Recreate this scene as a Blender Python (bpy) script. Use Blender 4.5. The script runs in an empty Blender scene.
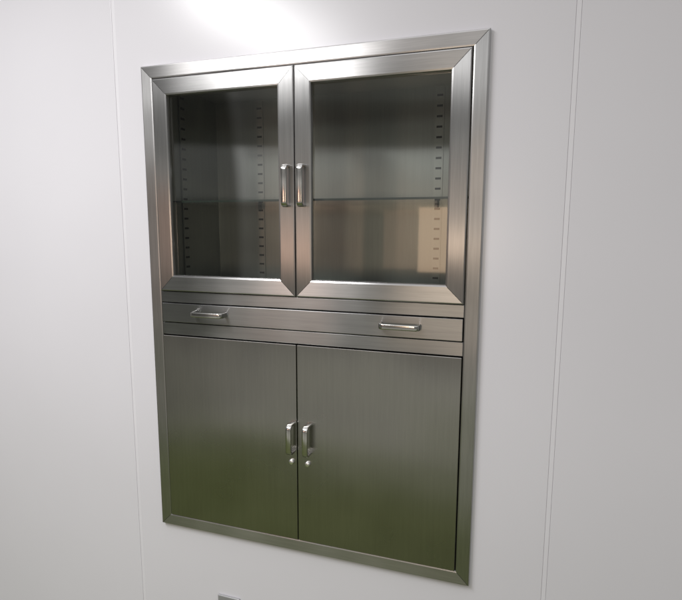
import bpy, math
from mathutils import Matrix, Vector

S = bpy.context.scene
S.view_settings.view_transform = 'Standard'
S.view_settings.look = 'None'
S.view_settings.exposure = 0
S.view_settings.gamma = 1

W, H = 1.0, 1.45

# ------------------------------------------------------------ materials
def nt(mat):
    mat.use_nodes = True
    t = mat.node_tree
    for n in list(t.nodes):
        t.nodes.remove(n)
    return t

def steel(name, grain, base=(0.54, 0.53, 0.52), rough=0.31, aniso=0.85, streak=0.16, wave=0.02):
    m = bpy.data.materials.new(name)
    t = nt(m); N = t.nodes; L = t.links
    out = N.new('ShaderNodeOutputMaterial'); p = N.new('ShaderNodeBsdfPrincipled')
    L.new(p.outputs[0], out.inputs[0])
    g = N.new('ShaderNodeNewGeometry')
    def grainnoise(a, b):
        mp = N.new('ShaderNodeMapping')
        L.new(g.outputs['Position'], mp.inputs['Vector'])
        mp.inputs['Scale'].default_value = (a, a, b) if grain == 'z' else (b, a, a)
        ns = N.new('ShaderNodeTexNoise'); ns.inputs['Scale'].default_value = 1.0
        ns.inputs['Detail'].default_value = 3
        L.new(mp.outputs[0], ns.inputs['Vector'])
        return ns
    def rng(sock, lo, hi, f0=0.3, f1=0.7):
        r = N.new('ShaderNodeMapRange'); L.new(sock, r.inputs['Value'])
        r.inputs['From Min'].default_value = f0; r.inputs['From Max'].default_value = f1
        r.inputs['To Min'].default_value = lo; r.inputs['To Max'].default_value = hi
        return r.outputs[0]
    fine = grainnoise(1700, 16)
    mid = grainnoise(110, 2.0)
    big = N.new('ShaderNodeTexNoise'); big.inputs['Scale'].default_value = 5.0
    big.inputs['Detail'].default_value = 1.5
    L.new(g.outputs['Position'], big.inputs['Vector'])
    mu = N.new('ShaderNodeMath'); mu.operation = 'MULTIPLY'
    L.new(rng(fine.outputs['Fac'], 1-streak, 1+streak*0.4), mu.inputs[0])
    L.new(rng(big.outputs['Fac'], 0.88, 1.05), mu.inputs[1])
    mu2 = N.new('ShaderNodeMath'); mu2.operation = 'MULTIPLY'
    L.new(mu.outputs[0], mu2.inputs[0]); L.new(rng(mid.outputs['Fac'], 1-streak*0.5, 1+streak*0.25), mu2.inputs[1])
    vm = N.new('ShaderNodeVectorMath'); vm.operation = 'SCALE'
    vm.inputs[0].default_value = base
    L.new(mu2.outputs[0], vm.inputs['Scale'])
    L.new(vm.outputs[0], p.inputs['Base Color'])
    p.inputs['Metallic'].default_value = 1
    L.new(rng(big.outputs['Fac'], rough-0.02, rough+0.03), p.inputs['Roughness'])
    p.inputs['Anisotropic'].default_value = aniso
    tv = N.new('ShaderNodeCombineXYZ')
    tv.inputs[0].default_value = 1.0 if grain == 'z' else 0.0
    tv.inputs[2].default_value = 0.0 if grain == 'z' else 1.0
    L.new(tv.outputs[0], p.inputs['Tangent'])
    b2 = N.new('ShaderNodeTexNoise'); b2.inputs['Scale'].default_value = 3.0
    b2.inputs['Detail'].default_value = 0
    L.new(g.outputs['Position'], b2.inputs['Vector'])
    bm = N.new('ShaderNodeBump'); bm.inputs['Strength'].default_value = 1.0
    bm.inputs['Distance'].default_value = wave
    L.new(b2.outputs['Fac'], bm.inputs['Height'])
    L.new(bm.outputs[0], p.inputs['Normal'])
    return m

def simple(name, col, rough=0.5, metal=0.0, noise=0.05, scale=6.0, spec=0.5, bump=0.0):
    m = bpy.data.materials.new(name)
    t = nt(m); N = t.nodes; L = t.links
    out = N.new('ShaderNodeOutputMaterial'); p = N.new('ShaderNodeBsdfPrincipled')
    L.new(p.outputs[0], out.inputs[0])
    g = N.new('ShaderNodeNewGeometry')
    ns = N.new('ShaderNodeTexNoise'); ns.inputs['Scale'].default_value = scale
    ns.inputs['Detail'].default_value = 6
    L.new(g.outputs['Position'], ns.inputs['Vector'])
    mr = N.new('ShaderNodeMapRange'); L.new(ns.outputs['Fac'], mr.inputs['Value'])
    mr.inputs['From Min'].default_value = 0.3; mr.inputs['From Max'].default_value = 0.7
    mr.inputs['To Min'].default_value = 1 - noise; mr.inputs['To Max'].default_value = 1 + noise
    vm = N.new('ShaderNodeVectorMath'); vm.operation = 'SCALE'
    vm.inputs[0].default_value = col
    L.new(mr.outputs[0], vm.inputs['Scale']); L.new(vm.outputs[0], p.inputs['Base Color'])
    p.inputs['Roughness'].default_value = rough
    p.inputs['Metallic'].default_value = metal
    p.inputs['Specular IOR Level'].default_value = spec
    if bump > 0:
        n2 = N.new('ShaderNodeTexNoise'); n2.inputs['Scale'].default_value = 260
        L.new(g.outputs['Position'], n2.inputs['Vector'])
        b = N.new('ShaderNodeBump'); b.inputs['Distance'].default_value = bump
        L.new(n2.outputs['Fac'], b.inputs['Height']); L.new(b.outputs[0], p.inputs['Normal'])
    return m

def glass(name, tint, refl=1.0, r=0.02):
    m = bpy.data.materials.new(name)
    t = nt(m); N = t.nodes; L = t.links
    out = N.new('ShaderNodeOutputMaterial'); mix = N.new('ShaderNodeMixShader')
    tr = N.new('ShaderNodeBsdfTransparent'); tr.inputs[0].default_value = (*tint, 1)
    gl = N.new('ShaderNodeBsdfGlossy'); gl.inputs['Roughness'].default_value = r
    gl.inputs[0].default_value = (1, 1, 1, 1)
    fr = N.new('ShaderNodeFresnel'); fr.inputs[0].default_value = 1.5
    ml = N.new('ShaderNodeMath'); ml.operation = 'MULTIPLY'; ml.inputs[1].default_value = refl
    ml.use_clamp = True
    L.new(fr.outputs[0], ml.inputs[0]); L.new(ml.outputs[0], mix.inputs[0])
    L.new(tr.outputs[0], mix.inputs[1]); L.new(gl.outputs[0], mix.inputs[2])
    L.new(mix.outputs[0], out.inputs[0])
    return m

M_V = steel('brushed_steel_vertical', 'z', base=(0.46, 0.455, 0.45), rough=0.32, streak=0.15, wave=0.012)  # base darker than the horizontal steel, standing in for a difference in reflection
M_H = steel('brushed_steel_horizontal', 'x', base=(0.50, 0.495, 0.49), rough=0.30, streak=0.15, wave=0.012)
M_RAIL = steel('brushed_steel_rail', 'x', base=(0.35, 0.35, 0.35), rough=0.30, streak=0.14)
M_FV = steel('brushed_steel_surround_vertical', 'z', base=(0.49, 0.485, 0.48), rough=0.38, aniso=0.5, streak=0.15)
M_FH = steel('brushed_steel_surround_horizontal', 'x', base=(0.52, 0.51, 0.505), rough=0.34, aniso=0.7, streak=0.15)
M_DOOR = steel('brushed_steel_door', 'z', base=(0.41, 0.40, 0.38), rough=0.28, aniso=0.7, streak=0.08, wave=0.014)
M_IN = steel('interior_steel', 'z', base=(0.44, 0.46, 0.44), rough=0.42, aniso=0.6, streak=0.08)
M_HAND = simple('handle_steel', (0.52, 0.51, 0.49), 0.17, 1.0, 0.03)
M_LOCK = simple('lock_steel', (0.85, 0.84, 0.82), 0.3, 1.0, 0.02)
M_DARK = simple('slot_dark', (0.02, 0.02, 0.018), 0.7)
M_STRIP = steel('strip_steel', 'z', base=(0.44, 0.46, 0.44), rough=0.42, aniso=0.5, streak=0.08)
M_GLASS = glass('door_glass', (0.87, 0.89, 0.86), 2.8, 0.04)
M_SHELF = glass('shelf_glass', (0.70, 0.80, 0.74), 1.2)
M_EDGE = simple('shelf_glass_edge', (0.05, 0.075, 0.06), 0.15)
M_WALL = simple('painted_wall_panel', (0.715, 0.705, 0.742), 0.27, 0, 0.015, 2.0, 0.55, 0.00004)
M_JOINT = simple('joint_strip', (0.745, 0.735, 0.77), 0.4, 0, 0.02)
M_FLOOR = simple('green_floor', (0.070, 0.088, 0.021), 0.45, 0, 0.08, 3.0, 0.3)
M_GREY = simple('socket_grey', (0.34, 0.34, 0.345), 0.35, 0.2)

# ------------------------------------------------------------ helpers
def mk(name, verts, faces, mats, fm=None, parent=None, smooth=False, bevel=0.0, label=None):
    xs = [v[0] for v in verts]; ys = [v[1] for v in verts]; zs = [v[2] for v in verts]
    c = Vector(((min(xs)+max(xs))/2, (min(ys)+max(ys))/2, (min(zs)+max(zs))/2))
    me = bpy.data.meshes.new(name)
    me.from_pydata([tuple(Vector(v)-c) for v in verts], [], faces)
    for m in mats:
        me.materials.append(m)
    if fm:
        for i, f in enumerate(fm):
            me.polygons[i].material_index = f
    if smooth:
        for p_ in me.polygons: p_.use_smooth = True
    me.update()
    import bmesh
    bm = bmesh.new(); bm.from_mesh(me)
    bmesh.ops.recalc_face_normals(bm, faces=bm.faces)
    bm.to_mesh(me); bm.free()
    o = bpy.data.objects.new(name, me)
    S.collection.objects.link(o)
    if parent is not None:
        o.parent = parent
        o.location = c - wl(parent)
    else:
        o.location = c
    if bevel > 0:
        b = o.modifiers.new('bevel', 'BEVEL'); b.width = bevel; b.segments = 3
        b.limit_method = 'ANGLE'
    if label: o['label'] = label
    return o

def wl(o):
    v = Vector(o.location)
    while o.parent is not None:
        o = o.parent
        v += Vector(o.location)
    return v

def box(x0, x1, y0, y1, z0, z1):
    v = [(x0,y0,z0),(x1,y0,z0),(x1,y1,z0),(x0,y1,z0),(x0,y0,z1),(x1,y0,z1),(x1,y1,z1),(x0,y1,z1)]
    f = [(0,1,2,3),(4,7,6,5),(0,4,5,1),(1,5,6,2),(2,6,7,3),(3,7,4,0)]
    return v, f

def join(parts):
    V, F, Mi = [], [], []
    for (v, f, mi) in parts:
        o = len(V)
        V += v
        F += [tuple(i+o for i in q) for q in f]
        Mi += (mi if isinstance(mi, list) else [mi]*len(f))
    return V, F, Mi

def ring(x0, x1, z0, z1, prof, joint=None):
    """mitred frame: profile of (inset, y). material 0 = vertical members, 1 = horizontal, 2 = mitre joint line"""
    V, F, Mi = [], [], []
    cs = [lambda i: (x0+i, z0+i), lambda i: (x1-i, z0+i), lambda i: (x1-i, z1-i), lambda i: (x0+i, z1-i)]
    for k in range(4):
        b = len(V)
        A, B = cs[k], cs[(k+1) % 4]
        for (i, y) in prof:
            a = A(i); bb = B(i)
            V.append((a[0], y, a[1])); V.append((bb[0], y, bb[1]))
        for j in range(len(prof)-1):
            F.append((b+2*j, b+2*j+1, b+2*j+3, b+2*j+2))
            Mi.append(1 if k % 2 == 0 else 0)
    if joint:
        i0, i1, y = joint
        for k in range(4):
            a = cs[k](i0); c = cs[k](i1)
            d = Vector((c[0]-a[0], c[1]-a[1])).normalized()
            n = Vector((-d.y, d.x))*0.00055
            b = len(V)
            for (q, s) in ((a, 1), (c, 1), (c, -1), (a, -1)):
                V.append((q[0]+n.x*s, y, q[1]+n.y*s))
            for (q, s) in ((a, 1), (c, 1), (c, -1), (a, -1)):
                V.append((q[0]+n.x*s, y+0.0003, q[1]+n.y*s))
            for f in ((0,1,2,3),(4,7,6,5),(0,4,5,1),(1,5,6,2),(2,6,7,3),(3,7,4,0)):
                F.append(tuple(b+t_ for t_ in f)); Mi.append(2)
    return V, F, Mi

def empty(name, loc, parent=None):
    o = bpy.data.objects.new(name, None)
    S.collection.objects.link(o)
    o.empty_display_size = 0.05
    o.location = Vector(loc) - (wl(parent) if parent else Vector((0,0,0)))
    o.parent = parent
    return o

def handle(name, parent, cx, y, cz, length, vertical, out=0.028, wid=0.017, thick=0.007):
    # swept D pull
    r = 0.011
    pts = [(-length/2, 0.0), (-length/2, out-r)]
    for k in range(1, 7):
        a = math.pi - k*math.pi/12
        pts.append((-length/2 + r + r*math.cos(a), out - r + r*math.sin(a)))
    for (s, o) in list(reversed(pts)):
        pts.append((-s, o))
    V, F = [], []
    ns = 16
    n = len(pts)
    for i, (s, o) in enumerate(pts):
        p0 = pts[max(i-1, 0)]; p1 = pts[min(i+1, n-1)]
        d = Vector((p1[0]-p0[0], p1[1]-p0[1])); d.normalize()
        nrm = Vector((-d.y, d.x))
        for k in range(ns):
            a = 2*math.pi*k/ns
            ca, sa = math.cos(a), math.sin(a)
            e = 0.45
            u = math.copysign(abs(ca)**e, ca)*wid/2
            w = math.copysign(abs(sa)**e, sa)*thick/2
            ps = s + nrm.x*w; po = o + nrm.y*w
            if vertical:
                V.append((cx+u, y-po, cz+ps))
            else:
                V.append((cx+ps, y-po, cz+u))
    for i in range(n-1):
        for k in range(ns):
            F.append((i*ns+k, i*ns+(k+1) % ns, (i+1)*ns+(k+1) % ns, (i+1)*ns+k))
    return mk(name, V, F, [M_HAND], parent=parent, smooth=True)

def lock(parent, cx, y, cz):
    V, F = [], []
    q = 24
    prof = ((0.0085, 0.0), (0.0085, 0.004), (0.0080, 0.006), (0.0062, 0.0075), (0.003, 0.0083))
    for (rad, oo) in prof:
        for k in range(q):
            a = 2*math.pi*k/q
            V.append((cx+rad*math.cos(a), y-oo, cz+rad*math.sin(a)))
    n = len(prof)
    for j in range(n-1):
        for k in range(q):
            F.append((j*q+k, j*q+(k+1) % q, (j+1)*q+(k+1) % q, (j+1)*q+k))
    F.append(tuple(range((n-1)*q, n*q)))
    return mk('lock', V, F, [M_LOCK], parent=parent, smooth=True)

# ------------------------------------------------------------ wall
WY = 0.010
FLOOR_Z = -0.62
TOPZ = 2.15
wall = empty('wall', (0.5, WY, FLOOR_Z))
wall['label'] = 'pale grey wall of flat painted panels with thin joints'
wall['category'] = 'wall'
SL, SR = -0.100, 1.192
hw = 0.006
def panel(x0, x1):
    v, f = box(x0, x1, WY, WY+0.05, FLOOR_Z, TOPZ)
    mk('panel', v, f, [M_WALL], parent=wall, bevel=0.0008)
panel(-3.2, -1.3-hw)
panel(-1.3+hw, SL-hw)
panel(SR+hw, 2.4-hw)
panel(2.4+hw, 4.4)
# centre panel with hole
hx0, hx1, hz0, hz1 = 0.020, 0.980, 0.020, 1.430
o_ = [(SL+hw, FLOOR_Z), (SR-hw, FLOOR_Z), (SR-hw, TOPZ), (SL+hw, TOPZ)]
i_ = [(hx0, hz0), (hx1, hz0), (hx1, hz1), (hx0, hz1)]
V = []
for y in (WY, WY+0.05):
    for (x, z) in o_: V.append((x, y, z))
    for (x, z) in i_: V.append((x, y, z))
F = []
for k in range(4):
    n = (k+1) % 4
    F.append((k, n, 4+n, 4+k)); F.append((8+k, 8+n, 12+n, 12+k))
    F.append((k, n, 8+n, 8+k)); F.append((4+k, 4+n, 12+n, 12+k))
mk('panel', V, F, [M_WALL], parent=wall, bevel=0.0008)
for sx in (-1.3, SL, SR, 2.4):
    v, f = box(sx-hw+0.0004, sx+hw-0.0004, WY+0.0006, WY+0.04, FLOOR_Z, TOPZ)
    mk('joint_strip', v, f, [M_JOINT], parent=wall, bevel=0.0006)

# floor
v, f = box(-5, 6, -2.3, WY+0.05, FLOOR_Z-0.05, FLOOR_Z)
fl = mk('floor', v, f, [M_FLOOR]); fl['kind'] = 'structure'
fl['label'] = 'green coated floor in front of the wall'; fl['category'] = 'floor'

# socket
sock = empty('wall_socket', (0.24, WY, -0.31))
sock['label'] = 'small grey metal socket plate on the pale wall'; sock['category'] = 'socket'
v, f = box(0.200, 0.280, WY-0.008, WY-0.0005, -0.306, -0.220)
mk('plate', v, f, [M_GREY], parent=sock, bevel=0.003)
v, f = box(0.220, 0.260, WY-0.011, WY-0.0082, -0.285, -0.243)
mk('outlet', v, f, [M_DARK], parent=sock, bevel=0.001)

# ------------------------------------------------------------ cabinet
cab = empty('cabinet', (0.5, 0.19, 0.0))
cab['label'] = 'brushed steel wall-recessed cabinet, glazed doors above solid doors'
cab['category'] = 'cabinet'
YF = -0.004
V, F, Mi = ring(0, W, 0, H, [(0, WY-0.0005), (0, YF+0.003), (0.0015, YF+0.0008), (0.004, YF), (0.034, YF), (0.037, YF+0.001), (0.038, YF+0.003), (0.038, 0.024), (0.024, 0.024)], joint=(0.004, 0.034, YF-0.0002))
mk('frame', V, F, [M_FV, M_FH, M_DARK], Mi, parent=cab)

# carcass
D = 0.36
T = 0.004
parts = []
parts.append((*box(0.026, 0.026+T, 0.0245, D, 0.026, 1.424), 0))
parts.append((*box(0.974-T, 0.974, 0.0245, D, 0.026, 1.424), 0))
parts.append((*box(0.026, 0.974, D+0.0002, D+T, 0.026, 1.424), 0))
parts.append((*box(0.0302, 0.9698, 0.0245, D, 1.4198, 1.424), 0))
parts.append((*box(0.0302, 0.9698, 0.0245, D, 0.026, 0.030), 0))
parts.append((*box(0.0302, 0.9698, 0.0245, D-0.0002, 0.770, 0.774), 0))
V, F, Mi = join(parts)
mk('carcass', V, F, [M_IN], Mi, parent=cab)

# rails between doors and drawer
for (z0, z1) in ((0.7485, 0.782), (0.6465, 0.684)):
    v, f = box(0.0385, 0.9615, -0.002, 0.022, z0, z1)
    mk('rail', v, f, [M_RAIL], parent=cab, bevel=0.0015)

# upper glazed doors
XM = 0.4935
def glazed(x0, x1, z0, z1, hx):
    prof = [(0.0, 0.018), (0.0, -0.006), (0.0008, -0.0075), (0.003, -0.0085), (0.043, -0.0085),
            (0.047, -0.007), (0.0485, -0.002), (0.0485, 0.006), (0.010, 0.006), (0.010, 0.018)]
    V, F, Mi = ring(x0, x1, z0, z1, prof, joint=(0.003, 0.043, -0.0087))
    d = mk('door', V, F, [M_V, M_H, M_DARK], Mi, parent=cab, label='glazed steel door with mitred frame')
    mk('glass', [(x0+0.04, 0.0075, z0+0.04), (x1-0.04, 0.0075, z0+0.04), (x1-0.04, 0.0075, z1-0.04), (x0+0.04, 0.0075, z1-0.04)], [(0,1,2,3)], [M_GLASS], parent=d)
    handle('handle', d, hx, -0.0085, 1.092, 0.108, True)
glazed(0.0405, XM-0.0012, 0.7845, 1.4095, 0.4735)
glazed(XM+0.0012, 0.9595, 0.7845, 1.4095, 0.5195)

# lower solid doors
def solid(x0, x1, z0, z1, hx):
    v, f = box(x0, x1, -0.0075, 0.014, z0, z1)
    d = mk('door', v, f, [M_DOOR], parent=cab, bevel=0.002, label='solid brushed steel door')
    handle('handle', d, hx, -0.0075, 0.364, 0.086, True)
    lock(d, hx-0.002, -0.0075, 0.288)
solid(0.0405, XM-0.0012, 0.0395, 0.6435, 0.478)
solid(XM+0.0012, 0.9595, 0.0395, 0.6435, 0.529)

# drawer
v, f = box(0.0405, 0.9595, -0.006, 0.016, 0.6868, 0.7455)
dr = mk('drawer', v, f, [M_RAIL], parent=cab, bevel=0.0015)
handle('handle', dr, 0.212, -0.006, 0.719, 0.105, False, wid=0.015)
handle('handle', dr, 0.796, -0.006, 0.719, 0.105, False, wid=0.015)

# shelf standards (slotted strips)
NS, SP = 19, 0.0320
def strip_back(cx):
    parts = [(*box(cx-0.014, cx+0.014, D-0.003, D-0.0003, 0.80, 1.415), 0)]
    for k in range(NS):
        z = 0.812 + k*SP
        parts.append((*box(cx-0.009, cx+0.009, D-0.0040, D-0.0034, z, z+0.0065), 1))
    V, F, Mi = join(parts)
    mk('slotted_strip', V, F, [M_STRIP, M_DARK], Mi, parent=cab)
def strip_side(x, cy, sgn):
    parts = [(*box(min(x, x+sgn*0.003), max(x, x+sgn*0.003), cy-0.016, cy+0.016, 0.80, 1.415), 0)]
    for k in range(NS):
        z = 0.812 + k*SP
        a, b = x+sgn*0.0034, x+sgn*0.0040
        parts.append((*box(min(a, b), max(a, b), cy-0.010, cy+0.010, z, z+0.0065), 1))
    V, F, Mi = join(parts)
    mk('slotted_strip', V, F, [M_STRIP, M_DARK], Mi, parent=cab)
strip_back(0.205); strip_back(0.835)
strip_side(0.0305, 0.150, 1); strip_side(0.9695, 0.150, -1)

# glass shelf
parts = [(*box(0.0365, 0.9635, 0.040, D-0.008, 1.054, 1.060), [0, 0, 1, 1, 1, 1])]
V, F, Mi = join(parts)
mk('shelf', V, F, [M_SHELF, M_EDGE], Mi, parent=cab)
for cx in (0.205, 0.835):
    v, f = box(cx-0.005, cx+0.005, D-0.035, D-0.0045, 1.043, 1.0535)
    mk('shelf_clip', v, f, [M_GREY], parent=cab, bevel=0.001)

# ------------------------------------------------------------ world
w = bpy.data.worlds.new('World'); S.world = w; w.use_nodes = True
t = w.node_tree; N = t.nodes; L = t.links
bg = N['Background']
tc = N.new('ShaderNodeTexCoord'); sp = N.new('ShaderNodeSeparateXYZ')
L.new(tc.outputs['Generated'], sp.inputs[0])
def remap(sock):
    mr = N.new('ShaderNodeMapRange'); L.new(sock, mr.inputs['Value'])
    mr.inputs['From Min'].default_value = -1; mr.inputs['From Max'].default_value = 1
    return mr.outputs[0]
def ramp(sock, stops):
    cr = N.new('ShaderNodeValToRGB'); L.new(sock, cr.inputs[0])
    e = cr.color_ramp.elements
    e[0].position = stops[0][0]; e[0].color = (*stops[0][1], 1)
    e[1].position = stops[-1][0]; e[1].color = (*stops[-1][1], 1)
    for pos, c in stops[1:-1]:
        x = e.new(pos); x.color = (*c, 1)
    return cr.outputs[0]
cz = ramp(remap(sp.outputs['Z']), [  # bands painted by height for glass reflections and the lower door sheen
    (0.0, (0.05, 0.06, 0.03)), (0.28, (0.16, 0.16, 0.12)), (0.310, (0.58, 0.57, 0.51)), (0.345, (0.58, 0.57, 0.52)), (0.385, (0.20, 0.195, 0.18)), (0.46, (0.16, 0.16, 0.15)),
    (0.522, (0.15, 0.15, 0.145)), (0.527, (0.58, 0.59, 0.57)), (0.569, (0.72, 0.73, 0.71)), (0.574, (0.10, 0.10, 0.095)),
    (0.610, (0.13, 0.13, 0.125)), (0.614, (0.24, 0.24, 0.23)), (0.655, (0.26, 0.26, 0.25)), (0.660, (0.15, 0.15, 0.15)), (0.70, (0.24, 0.24, 0.24)), (0.77, (1.18, 1.18, 1.20)), (1.0, (1.45, 1.45, 1.48))])
cx_ = ramp(remap(sp.outputs['X']), [  # bands painted sideways: bright upright in left pane, dimmer reflections to the left
    (0.0, (0.9,)*3), (0.17, (0.38,)*3), (0.256, (0.38,)*3), (0.259, (1.7,)*3), (0.264, (1.7,)*3), (0.267, (1.2,)*3), (0.30, (1.2,)*3), (0.34, (0.70,)*3), (0.42, (0.95,)*3), (0.5, (1.0,)*3), (1.0, (0.9,)*3)])
L.new(cz, bg.inputs[0]); L.new(cx_, bg.inputs[1])

# ------------------------------------------------------------ lamps
def area(name, loc, sx, sy, power, col, target=None, rz=0.0):
    l = bpy.data.lights.new(name, 'AREA'); l.shape = 'RECTANGLE'; l.size = sx; l.size_y = sy
    l.energy = power; l.color = col
    o = bpy.data.objects.new(name, l); S.collection.objects.link(o); o.location = loc
    if target is not None:
        o.rotation_euler = (Vector(target)-Vector(loc)).to_track_quat('-Z', 'Y').to_euler()
    else:
        o.rotation_euler = (0, 0, rz)
    return o
area('ceiling_lamp', (-0.30, -1.60, 2.14), 0.28, 1.30, 50, (1, 0.995, 1.0), rz=0.25)
area('warm_reflection_light', (0.44, -3.2, 0.87), 0.32, 0.56, 1.15, (1.0, 0.68, 0.44), (0.44, 0, 0.87))  # warm window opposite, inferred from its reflection in the right pane
area('warm_reflection_light', (0.12, -3.2, 0.87), 0.30, 0.52, 0.16, (1.0, 0.56, 0.34), (0.12, 0, 0.87))  # added dim light for the faint orange beside the window reflection
area('warm_reflection_light', (0.72, -3.2, 0.88), 0.20, 0.44, 4.4, (1.0, 0.80, 0.62), (0.72, 0, 0.88))  # added light, not a window: pale glow on the right stile
area('warm_reflection_light', (-0.86, -3.2, 0.90), 0.18, 0.44, 3.0, (1.0, 0.58, 0.42), (-0.86, 0, 0.90))  # added light, not a window: peach glow on the centre stiles

# ------------------------------------------------------------ camera
Xw = Vector((0.9499, -0.0453, 0.3091)).normalized()
Zw = Vector((0.0021, 0.9903, 0.1384)); Zw = (Zw - Xw*Zw.dot(Xw)).normalized()
Yw = Zw.cross(Xw)
tcam = Vector((-0.5967, -0.7442, -1.751))
Rt = Matrix((Xw, Yw, Zw))            # camera -> world
pos = -(Rt @ tcam)
cd = bpy.data.cameras.new('camera'); cam = bpy.data.objects.new('camera', cd)
S.collection.objects.link(cam)
cam.matrix_world = Matrix.Translation(pos) @ Rt.to_4x4()
cd.sensor_fit = 'HORIZONTAL'; cd.sensor_width = 36
cd.lens = 522.3/682*36
cd.clip_start = 0.02; cd.clip_end = 100
S.camera = cam
print('CAM', pos)
